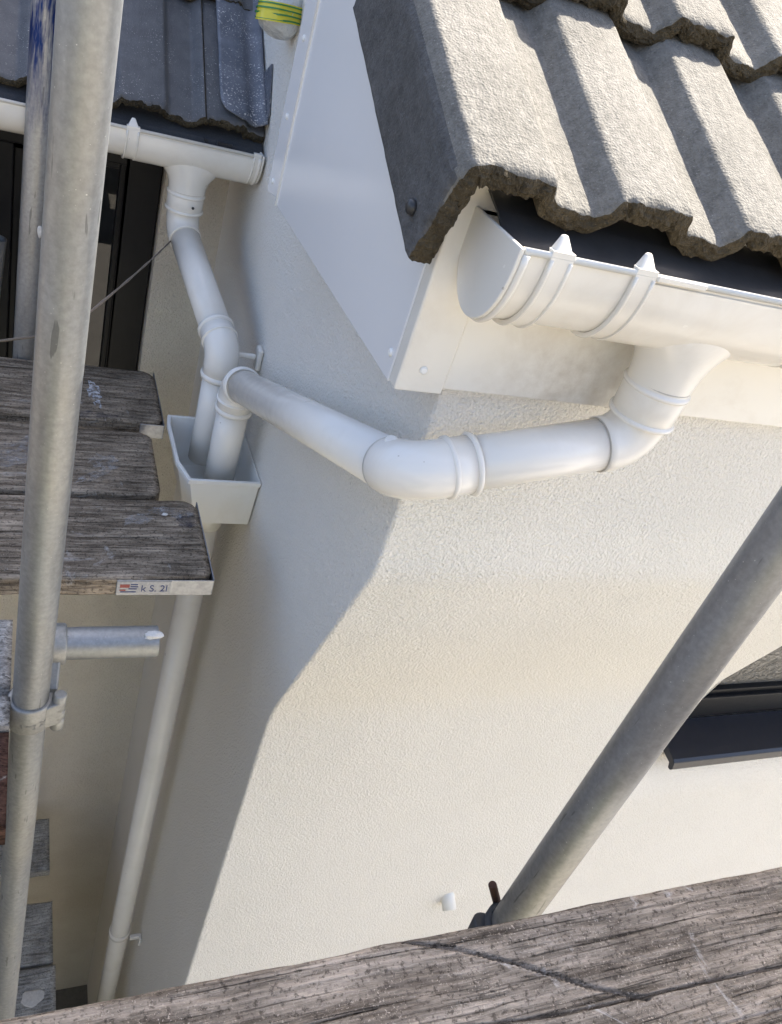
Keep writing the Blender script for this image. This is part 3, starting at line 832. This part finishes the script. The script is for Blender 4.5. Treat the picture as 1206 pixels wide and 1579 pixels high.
# ================================================================== SCAFFOLD
TR = .02415
def tube(name, a, b, mat, label, r=TR, group='scaffold tubes', th=.0042):
    a, b = Vector(a), Vector(b); d = b-a; L = d.length
    t = MB(); t.lathe((0,0,0), (0,0,1), [(0,r-th),(0,r),(L*.25,r),(L*.5,r),(L*.75,r),(L,r),(L,r-th),(L*.5,r-th),(0,r-th)], 40, cap=False)
    o = t.build(name, mat, sharp=50); o.location = a; o.rotation_euler = d.to_track_quat('Z','Y').to_euler()
    return tag(o, label, 'scaffold tube', group)
PA = V(.0410, .782, -.10); PB = V(.0365, .852, -1.0); dd = (PA-PB)/(PA.z-PB.z)
tube('scaffold_tube', PB + dd*(GZ-PB.z), PA + dd*1.3, 'galv', 'thick galvanised upright scaffold tube in front, nearest on the left')
tube('scaffold_tube', (.012, 1.862, -1.30), (.037, 1.862, 1.1), 'galv_blue', 'upright scaffold tube with worn blue paint behind the thick left tube')
DX, DY = .601, .398
tube('scaffold_tube', (DX, DY, GZ), (DX, DY, 1.1), 'galv_dark', 'dark grey scaffold upright crossing the cream front wall on the right')
STZ = -.963
tube('scaffold_tube', (.030, .915, STZ), (.213, .915, STZ), 'galv', 'short horizontal scaffold tube end sticking out below the left boards')
tube('scaffold_tube', (-.115, 2.02, -1.6), (-.055, 2.02, -.80), 'galv_dark', 'dark tube end standing before the window at the left edge')
tube('scaffold_tube', (-.10, .70, -1.064), (-.10, 2.05, -1.064), 'galv_dark', 'cross tube carrying the left boards, mostly hidden under them')
tube('scaffold_tube', (-.12, .5, -3.264), (-.12, 2.15, -3.264), 'galv_dark', 'lower cross tube under the grey lower boards')
# mortar blobs are part of nothing that moves: small splashes left on the tubes
def blob(name, c, s, label, seed):
    rng = random.Random(seed); q = MB(); vs = []; fs = []
    bm = bmesh.new(); bmesh.ops.create_icosphere(bm, subdivisions=2, radius=1)
    for v in bm.verts:
        k = 1 + rng.uniform(-.28, .28); vs.append((c[0]+v.co.x*s[0]*k, c[1]+v.co.y*s[1]*k, c[2]+v.co.z*s[2]*k))
    fs = [tuple(v.index for v in f.verts) for f in bm.faces]; bm.free(); q.add(vs, fs)
    return tag(q.build(name, 'mortar', origin=c), label, 'mortar', 'mortar splashes')
blob('mortar_splash', (.203, .905, STZ+.024), (.014, .007, .005), 'white mortar lump on the end of the horizontal scaffold tube', 1)
blob('mortar_splash', (.033, 1.838, -.70), (.005, .003, .012), 'small white splash on the blue-painted tube', 2)

# coupler on the left upright
zc = -1.030
cx = PB.x + dd.x*(zc-PB.z); cy = PB.y + dd.y*(zc-PB.z)
cp_ = thing('scaffold_coupler', (cx, cy, zc-.03), 'weathered steel coupler band round the thick left tube, with bolt', 'coupler', 'scaffold couplers')
c = MB(); c.lathe((cx,cy,zc-.026), (0,0,1), [(0,TR+.0006),(0,TR+.0055),(.004,TR+.007),(.046,TR+.007),(.05,TR+.0055),(.05,TR+.0006)], 40, cap=False)
bevel(c.build('band', 'galv_cast', cp_), .001)
def eye(parent, o, ax, L, r, name, mat='galv_cast'):
    e = MB(); e.lathe(o, ax, [(0,r*.8),(.002,r),(L-.002,r),(L,r*.8)], 18); return e.build(name, mat, parent)
lx = cx+TR+.013
for (a_, b_) in ((zc-.034, .022), (zc-.010, .016), (zc+.008, .030)):
    eye(cp_, (lx, cy-.012, a_), (.06, .1, 1), b_, .0095, 'hinge_lug')
w1 = MB(); w1.hexa([(cx+.018,cy-.024,zc-.022),(lx+.006,cy-.020,zc-.016),(lx+.006,cy-.008,zc-.016),(cx+.018,cy-.006,zc-.022),
                    (cx+.018,cy-.024,zc+.020),(lx+.006,cy-.020,zc+.030),(lx+.006,cy-.008,zc+.030),(cx+.018,cy-.006,zc+.020)])
bevel(w1.build('flap', 'galv_cast', cp_), .003)
sd = MB(); sd.lathe((.040,.915,STZ), (1,0,0), [(0,TR+.0006),(0,TR+.005),(.003,TR+.0065),(.039,TR+.0065),(.042,TR+.005),(.042,TR+.0006)], 36, cap=False)
bevel(sd.build('saddle', 'galv_cast', cp_), .001)
br = MB(); br.hexa([(cx+.020,cy+.006,zc+.016),(cx+.036,cy+.004,zc+.016),(.076,.892,STZ-.018),(.050,.892,STZ-.018),
                    (cx+.020,cy+.008,zc+.030),(cx+.036,cy+.006,zc+.030),(.076,.896,STZ+.004),(.050,.896,STZ+.004)])
bevel(br.build('bridge', 'galv_cast', cp_), .003)
def text_mesh(txt, size, name, parent, mat, xf, depth=.0006):
    cu = bpy.data.curves.new('t', 'FONT'); cu.body = txt; cu.size = size; cu.extrude = depth
    to = bpy.data.objects.new('t', cu); COL.objects.link(to)
    dg = bpy.context.evaluated_depsgraph_get(); me = bpy.data.meshes.new_from_object(to.evaluated_get(dg))
    bpy.data.objects.remove(to); me.name = name
    o0 = Vector(parent['_o'])
    for v in me.vertices: v.co = Vector(xf(v.co)) - o0
    me.materials.clear(); me.materials.append(M[mat])
    ob = bpy.data.objects.new(name, me); COL.objects.link(ob); ob.parent = parent
    return ob
def wrapxf(co):
    a = -math.pi/2 - .42 + co.x/(TR+.007)
    r = TR+.0068+co.z
    return (cx + r*math.cos(a), cy + r*math.sin(a), zc-.009+co.y)
text_mesh('awg 20', .014, 'embossed_lettering', cp_, 'galv_cast', wrapxf, .0009)

# coupler at the foot of the right upright
c2 = thing('scaffold_coupler', (DX, DY, -1.02), 'dark coupler with rusty bolt behind the near board edge', 'coupler', 'scaffold couplers')
c = MB(); c.lathe((DX,DY,-1.005), (0,0,1), [(0,TR+.0006),(0,TR+.007),(.05,TR+.007),(.05,TR+.0006)], 36, cap=False); c.build('band', 'cast_dark', c2)
eye(c2, (DX-.030, DY+.006, -1.022), (0,.1,1), .060, .014, 'hinge_lug', 'cast_dark')
eye(c2, (DX+.004, DY+.034, -.970), (-.55,.0,1), .064, .0055, 'bolt', 'rust')

# ---------------------------------------------------------------- boards
def board_mesh(L, W, T, seed, dx=.012, dy=.004, amp=.0012, cracks=(), clip=0, edge_wear=.003, rad=.006):
    """board top as a height field with grain ridges; local x along the board, right end at x=0, back edge at y=0"""
    nx = int(L/dx)+1; ny = int(W/dy)+1
    X, Y = np.meshgrid(np.linspace(-L, 0, nx), np.linspace(-W, 0, ny), indexing='ij')
    h = amp*(fbm(X*6, Y*160, seed, 4)*1.0 + .8*fbm(X*3, Y*60, seed+8, 3)) + .0006*fbm(X*80, Y*120, seed+4, 3)
    for (pts, w, dpt) in cracks:
        D = np.full(X.shape, 9.); 
        for (x0, y0), (x1, y1) in zip(pts, pts[1:]):
            vx, vy = x1-x0, y1-y0; t = np.clip(((X-x0)*vx+(Y-y0)*vy)/(vx*vx+vy*vy), 0, 1)
            D = np.minimum(D, np.hypot(X-x0-t*vx, Y-y0-t*vy))
        D = D + .0007*fbm(X*90, Y*200, seed+71, 3)
        h = h - dpt*np.clip(1-D/w, 0, 1)**.7
    ed = np.minimum(np.minimum(-Y, Y+W), -X)
    h = h - rad*np.clip(1-ed/rad, 0, 1)**2*.7
    Yo = Y + edge_wear*fbm(X*14, X*0+seed, seed+20, 4)*np.where((Y > -dy*1.5) | (Y < -W+dy*1.5), 1, 0)
    Xo = X.copy()
    if clip:                                   # rounded corners at the free end
        over = np.clip((np.abs(Y+W/2)-(W/2-clip))/clip, 0, 1); end = np.clip(1+X/.25, 0, 1)
        Xo = X - clip*(1-np.sqrt(np.clip(1-over**2, 0, 1)))*end*.8
    vs = np.stack([Xo, Yo, h], -1).reshape(-1, 3).tolist()
    fs = [(i*ny+j, (i+1)*ny+j, (i+1)*ny+j+1, i*ny+j+1) for i in range(nx-1) for j in range(ny-1)]
    ring = [i*ny for i in range(nx)] + [(nx-1)*ny+j for j in range(1, ny)] + [i*ny+ny-1 for i in range(nx-2, -1, -1)] + [j for j in range(ny-2, 0, -1)]
    o = len(vs); k = len(ring)
    mid_ = .5
    for t in (.35, .7, 1.0):
        for r in ring:
            q = vs[r]; vs.append([q[0], q[1], q[2]*(1-t) - T*t])
    rows_ = [ring] + [list(range(o+k*a, o+k*(a+1))) for a in range(3)]
    sm = [True]*len(fs)
    for ra, rb in zip(rows_, rows_[1:]):
        for i in range(k): fs.append((ra[i], ra[(i+1) % k], rb[(i+1) % k], rb[i])); sm.append(False)
    fs.append(tuple(rows_[-1])); sm.append(False)
    return vs, fs, sm
def board(x1, yback, ztop, L, W, mat, label, seed, T=.038, rotz=0, tilt=0, band=None, group='scaffold boards', **kw):
    t = thing('scaffold_board', (x1, yback, ztop-T), label, 'board', group)
    vs, fs, sm = board_mesh(L, W, T, seed, **kw)
    me = bpy.data.meshes.new('plank'); me.from_pydata(vs, [], fs); me.materials.append(M[mat]); me.polygons.foreach_set('use_smooth', sm)
    bm = bmesh.new(); bm.from_mesh(me); bmesh.ops.recalc_face_normals(bm, faces=bm.faces); bm.to_mesh(me); bm.free()
    o = bpy.data.objects.new('plank', me); COL.objects.link(o); o.parent = t; o.location = (0, 0, T)
    t.rotation_euler = (0, tilt, rotz)
    if band:
        b = MB(); x0, bm_ = band
        b.box((x0, -W-.0022, -T-.001), (.0015, -W-.0002, -.004)); b.box((.0004, -W-.002, -T-.001), (.0024, .002, -.003))
        bo = b.build('end_band', bm_, t, origin=(0,0,0)); bo.location = (0,0,T); bevel(bo, .001)
    return t
SB = 'left deck boards'
b3_ = board(.335, 1.327, -1.000, 2.75, .227, 'wood', 'front left scaffold board, longest, with metal end band and sticker', 5, group=SB, clip=.03, band=(-.165, 'steel_band'),
      cracks=[([(-3.9, -.118), (-.5, -.112), (-.04, -.118)], .0035, .006)])
bb2 = board(.270, 1.572, -1.002, 2.7, .230, 'wood', 'middle left scaffold board, shortest of the three, with pale scrape marks', 15, group=SB, clip=.03)
bb1 = board(.300, 1.832, -.996, 2.75, .232, 'wood', 'rear left scaffold board under the window, with white chalky smear', 25, group=SB, clip=.03, band=(-.05, 'steel_band'))
board(.010, 1.005, -.998, 2.4, .205, 'wood_pale', 'pale bleached board end beside the coupler at left edge', 35, group=SB, cracks=[([(-3, -.142), (0, -.145)], .006, .02)])
board(.010, .796, -1.01, 2.4, .15, 'wood_red', 'reddish brown stained board end at left edge', 45, group=SB, edge_wear=.02)
LB = 'lower deck boards'
for i, (x1, yb, lab) in enumerate(((.190, 2.085, 'upper grey lower-level board end at bottom left'), (.198, 1.735, 'middle grey lower-level board end at bottom left'), (.206, 1.500, 'lowest grey lower-level board end, with white splat, at bottom left'), (.20, 1.262, 'added unseen lower deck board just below the frame'), (.21, 1.026, 'added unseen lower deck board second below the frame'), (.2, .79, 'added unseen lower deck board third below the frame'))):
    board(x1, yb, -3.2, 2.6, .225, 'wood_grey', lab, 55+i*7, group=LB, dy=.008, dx=.02)  # the boards below the frame are added to block ground bounce
blob('mortar_splash', (.130, 1.40, -3.198), (.035, .028, .003), 'white splat on the lowest grey board', 4)
# chalky smears, paint and mortar marks on the board tops: thin crusts with ragged outlines
def m_smear(name, col, lo, hi, a):
    b = NB(name); n = b.noise(60, 6, .75); e = b.noise(400, 2, .6)
    b.out(col, .8, b.bump(e, .001, .6), spec=.2)
    b.L(b.math('MULTIPLY', b.ramp(n, [(lo, 0), (hi, 1)]), a), b.b.inputs['Alpha'])
m_smear('chalk', (.72, .73, .76), .40, .58, .8)
m_smear('dust', (.42, .40, .38), .40, .66, .65)
m_smear('blue_paint', (.03, .035, .06), .40, .62, .6)
def smear(parent, name, mat, c, rx, ry, rot, seed, z):
    rng = random.Random(seed); q = MB(); K = 22; P = []
    for k in range(K):
        a = 2*math.pi*k/K; r = 1 + rng.uniform(-.28, .22)
        x, y = rx*r*math.cos(a), ry*r*math.sin(a)
        P.append((c[0]+x*math.cos(rot)-y*math.sin(rot), c[1]+x*math.sin(rot)+y*math.cos(rot), z))
    q.add([(c[0], c[1], z+.0012)] + P, [(0, k+1, (k+1) % K+1) for k in range(K)], True)
    return q.build(name, mat, parent)
# chalk smear and sticker
def decal(name, parent, mat, poly, z):
    q = MB(); q.add([(x, y, z) for x, y in poly], [tuple(range(len(poly)))]); return q.build(name, mat, parent)
st = MB(); st.box((.171, 1.327-.227-.0032, -1.0335), (.262, 1.327-.227-.0023, -1.0065))
sto = st.build('sticker', 'sticker_white', b3_)
yy = 1.327-.227-.0034
for (x, z, w, h, mt) in ((.176,-1.016,.016,.0075,'red_ink'),(.176,-1.0255,.010,.003,'red_ink'),(.1935,-1.0125,.012,.0022,'blue_ink'),(.1935,-1.0175,.013,.0022,'blue_ink'),(.1905,-1.0225,.014,.0022,'blue_ink'),(.1775,-1.0295,.026,.0022,'blue_ink')):
    q = MB(); q.box((x, yy-.0003, z-h/2), (x+w, yy+.0001, z+h/2)); q.build('sticker_mark', mt, sto)
text_mesh('k S. 2l', .021, 'sticker_lettering', sto, 'blue_ink', lambda co: (.211+co.x*.9, yy-.0002-co.z, -1.0285+co.y), .0002)

smear(bb1, 'paint_smear', 'chalk', (.160, 1.70), .014, .055, .1, 1, -.9935)
smear(bb1, 'paint_patch', 'blue_paint', (.150, 1.612), .05, .014, 0, 2, -.9945)
smear(bb2, 'dust_mark', 'dust', (.168, 1.445), .030, .028, 0, 3, -.9995)
smear(bb2, 'dust_mark', 'dust', (.150, 1.40), .055, .010, .7, 4, -.9995)
smear(bb2, 'dust_mark', 'dust', (.02, 1.46), .09, .05, .2, 5, -.9995)
smear(b3_, 'dust_mark', 'dust', (.282, 1.285), .040, .016, -.1, 6, -.9975)
smear(b3_, 'dust_mark', 'dust', (.218, 1.262), .035, .016, .4, 7, -.9975)
smear(b3_, 'paint_patch', 'blue_paint', (.310, 1.262), .022, .030, 0, 8, -.9978)
blob('mortar_splash', (.268, 1.276, -.9965), (.006, .004, .002), 'tiny white lump on the front left board', 9)
# the near board: fine grain ridges, a diagonal split and a long split
NBX = 1.3
def nb(x, y): return (x-NBX, y-.283)
near = board(NBX, .283, -.670, 1.75, .228, 'wood_near', 'weathered grey-brown scaffold board across the bottom foreground', 91, group='near deck boards', dx=.004, dy=.0009, amp=.0009,
      cracks=[([nb(.318,.282), nb(.36,.268), nb(.41,.247), nb(.47,.216), nb(.523,.194)], .0015, .008),
              ([nb(.30,.214), nb(.364,.206), nb(.44,.199), nb(.56,.196), nb(.685,.192), nb(.9,.186)], .0013, .008),
              ([nb(-.2,.236), nb(.1,.232), nb(.28,.236)], .0014, .003), ([nb(.45,.163), nb(.62,.160), nb(.9,.150)], .0018, .003)],
      edge_wear=.0016)
board(NBX, .046, -.671, 1.75, .226, 'wood_near', 'second scaffold board nearest the viewer', 97, group='near deck boards')
tube('scaffold_tube', (.95, -.35, -.735), (.95, .265, -.735), 'galv_dark', 'cross tube carrying the near boards')
tube('scaffold_tube', (-.35, -.35, -.735), (-.35, .265, -.735), 'galv_dark', 'cross tube at the left under the near boards')

# unseen scaffold boards added over the eaves to keep the near boards in shade
for i, lab in enumerate(('added shading board furthest over the roof', 'added shading board nearest the camera')):
    board(3.6, 1.365-.232*i, 1.29, 2.9, .226, 'wood', lab, 120+i*5, group='added shading boards', dx=.05, dy=.02)
for x, lab in ((2.2, 'near cross tube carrying the added shading boards'), (3.4, 'far cross tube carrying the added shading boards')):
    tube('scaffold_tube', (x, .40, 1.226), (x, 1.45, 1.226), 'galv', lab)
# unseen neighbour added across the side passage to block sky and darken it
nbh = thing('added_neighbour_house', (-2.7, 2, GZ), 'plain buff brick house added across the side passage to block sky', 'house')
q = MB(); q.box((-9.5, -3, GZ), (-2.7, 9, -1.0)); q.build('wall', 'brick_buff', nbh)
q = MB(); q.prism([(-2.6, -.998), (-9.6, -.998), (-6.1, .6)][::-1], -3.2, 'Y', 9.2); q.build('roof', 'grey_tile', nbh)

# hedge and shrubs across the front left of the plot (added to block ground bounce; they show as reflections in the left window)
def m_leaf():
    b = NB('leaf'); n = b.noise(3, 3); b.out(b.mix(n, (.03, .07, .015), (.10, .15, .03)), .55, spec=.3)
m_leaf()
hd = thing('hedge', (-1.3, -3.6, GZ), 'tall green hedge added in the front garden, mirrored in the left window', 'hedge')
rng = random.Random(3); lf_ = MB()
for k in range(6000):
    u_ = rng.random(); c = V(-2.6 + 2.6*rng.random(), -3.6 + rng.uniform(-.5, .5), GZ + 3.3*u_ + .25*math.sin(k))
    a = V(rng.uniform(-1,1), rng.uniform(-1,1), rng.uniform(-1,1)).normalized(); b = a.cross(V(.3,.5,.8)).normalized()
    s_ = rng.uniform(.04, .09); lf_.add([c-a*s_, c-b*s_*.5, c+a*s_, c+b*s_*.5], [(0,1,2,3)])
lo2 = lf_.build('foliage', 'leaf', hd); lo2['kind'] = 'stuff'
q = MB(); q.box((-2.55, -3.85, GZ), (-.1, -3.4, GZ+2.9)); q.build('inner_growth', 'leaf', hd)

# house across the street, behind the camera: its sunlit cream front faces this one
oh = thing('opposite_house', (3, -9.5, GZ), 'cream rendered house across the street, behind the camera', 'house')
q = MB(); q.box((-7, -16, GZ), (13, -9.5, 1.2)); q.build('wall', 'cream_wall', oh)
q = MB(); q.prism([(-9.1, 1.202), (-16.4, 1.202), (-12.75, 4.2)][::-1], -7.4, 'X', 13.4); q.build('roof', 'concrete_tile', oh)
for x in (-4.5, -.5, 4, 8, 11):
    for z in (-4.0, -1.3):
        q = MB(); q.box((x, -9.5, z), (x+1.2, -9.47, z+1.2)); q.build('window', 'glass', oh)

# ================================================================== small things
cord = MB()
def cordpts(a, b, sag, n=14):
    a, b = Vector(a), Vector(b); return [a.lerp(b, i/n) + V(0,0,-sag*4*(i/n)*(1-i/n)) for i in range(n+1)]
c1 = cordpts((.305, 1.885, -.690), (0.0557, 0.8630, -0.4214), .004)
c2_ = cordpts((0.0248, 0.9052, -0.4619), (-0.4538, 1.6127, -0.9472), .006)
cord.sweep(c1 + c2_[:1], [.0016 + .0005*math.sin(i*2.3) for i in range(len(c1)+1)], 8)
cord.sweep(c2_, .0015, 8)
co = cord.build('cord', 'cord', origin=(.064, .815, -.395)); tag(co, 'thin frayed cord stretched from the swan-neck pipe to the upright tube', 'cord')

# taped cable end
bagO = V(.470, 1.900, -.118); ax = V(-.20, -.34, -.60).normalized(); BL = .155
cb_ = thing('cable_end', tuple(bagO), 'plastic wrapped cable end bound with yellow and green striped tape', 'cable')
def brad(t):
    if t < .03: return .030
    e = (t-.03)/(BL-.03); return .030 + .013*math.sin(min(1, e*1.25)*math.pi/2) if e < .8 else .043*math.sqrt(max(.02, 1-((e-.8)/.2)**2*.75))
q = MB(); q.lathe(bagO - ax*.03, ax, [(t+.0, brad(t)*(1+.03*math.sin(t*170))) for t in np.linspace(0, BL, 24)], 30)
q.build('bag', 'clear_bag', cb_)
uu = ax.cross(V(0,0,1)).normalized(); ww = ax.cross(uu)
def tape(t0, slope, phi, wd, mat, lift):
    m_ = MB(); vs = []; K = 48
    for k in range(K):
        a = 2*math.pi*k/K
        for e in (-.5, .5):
            t = t0 + slope*math.cos(a-phi) + e*wd
            r = brad(max(0, min(BL*.93, t)))*1.03 + lift
            vs.append(bagO - ax*.03 + ax*t + (uu*math.cos(a)+ww*math.sin(a))*r)
    m_.add(vs, [(2*k, 2*k+1, (2*k+3) % (2*K), (2*k+2) % (2*K)) for k in range(K)], True)
    return m_.build('tape' if mat == 'yellow_tape' else 'tape_stripe', mat, cb_)
for t0, slope, phi, lift in ((.090, .030, .9, .001), (.116, -.024, 1.9, .0025)):
    tape(t0, slope, phi, .036, 'yellow_tape', lift)
    for k in range(4): tape(t0 + (k-1.5)*.0092, slope, phi, .0032, 'green_tape', lift+.0006)

for o in bpy.data.objects:
    if '_o' in o: del o['_o']
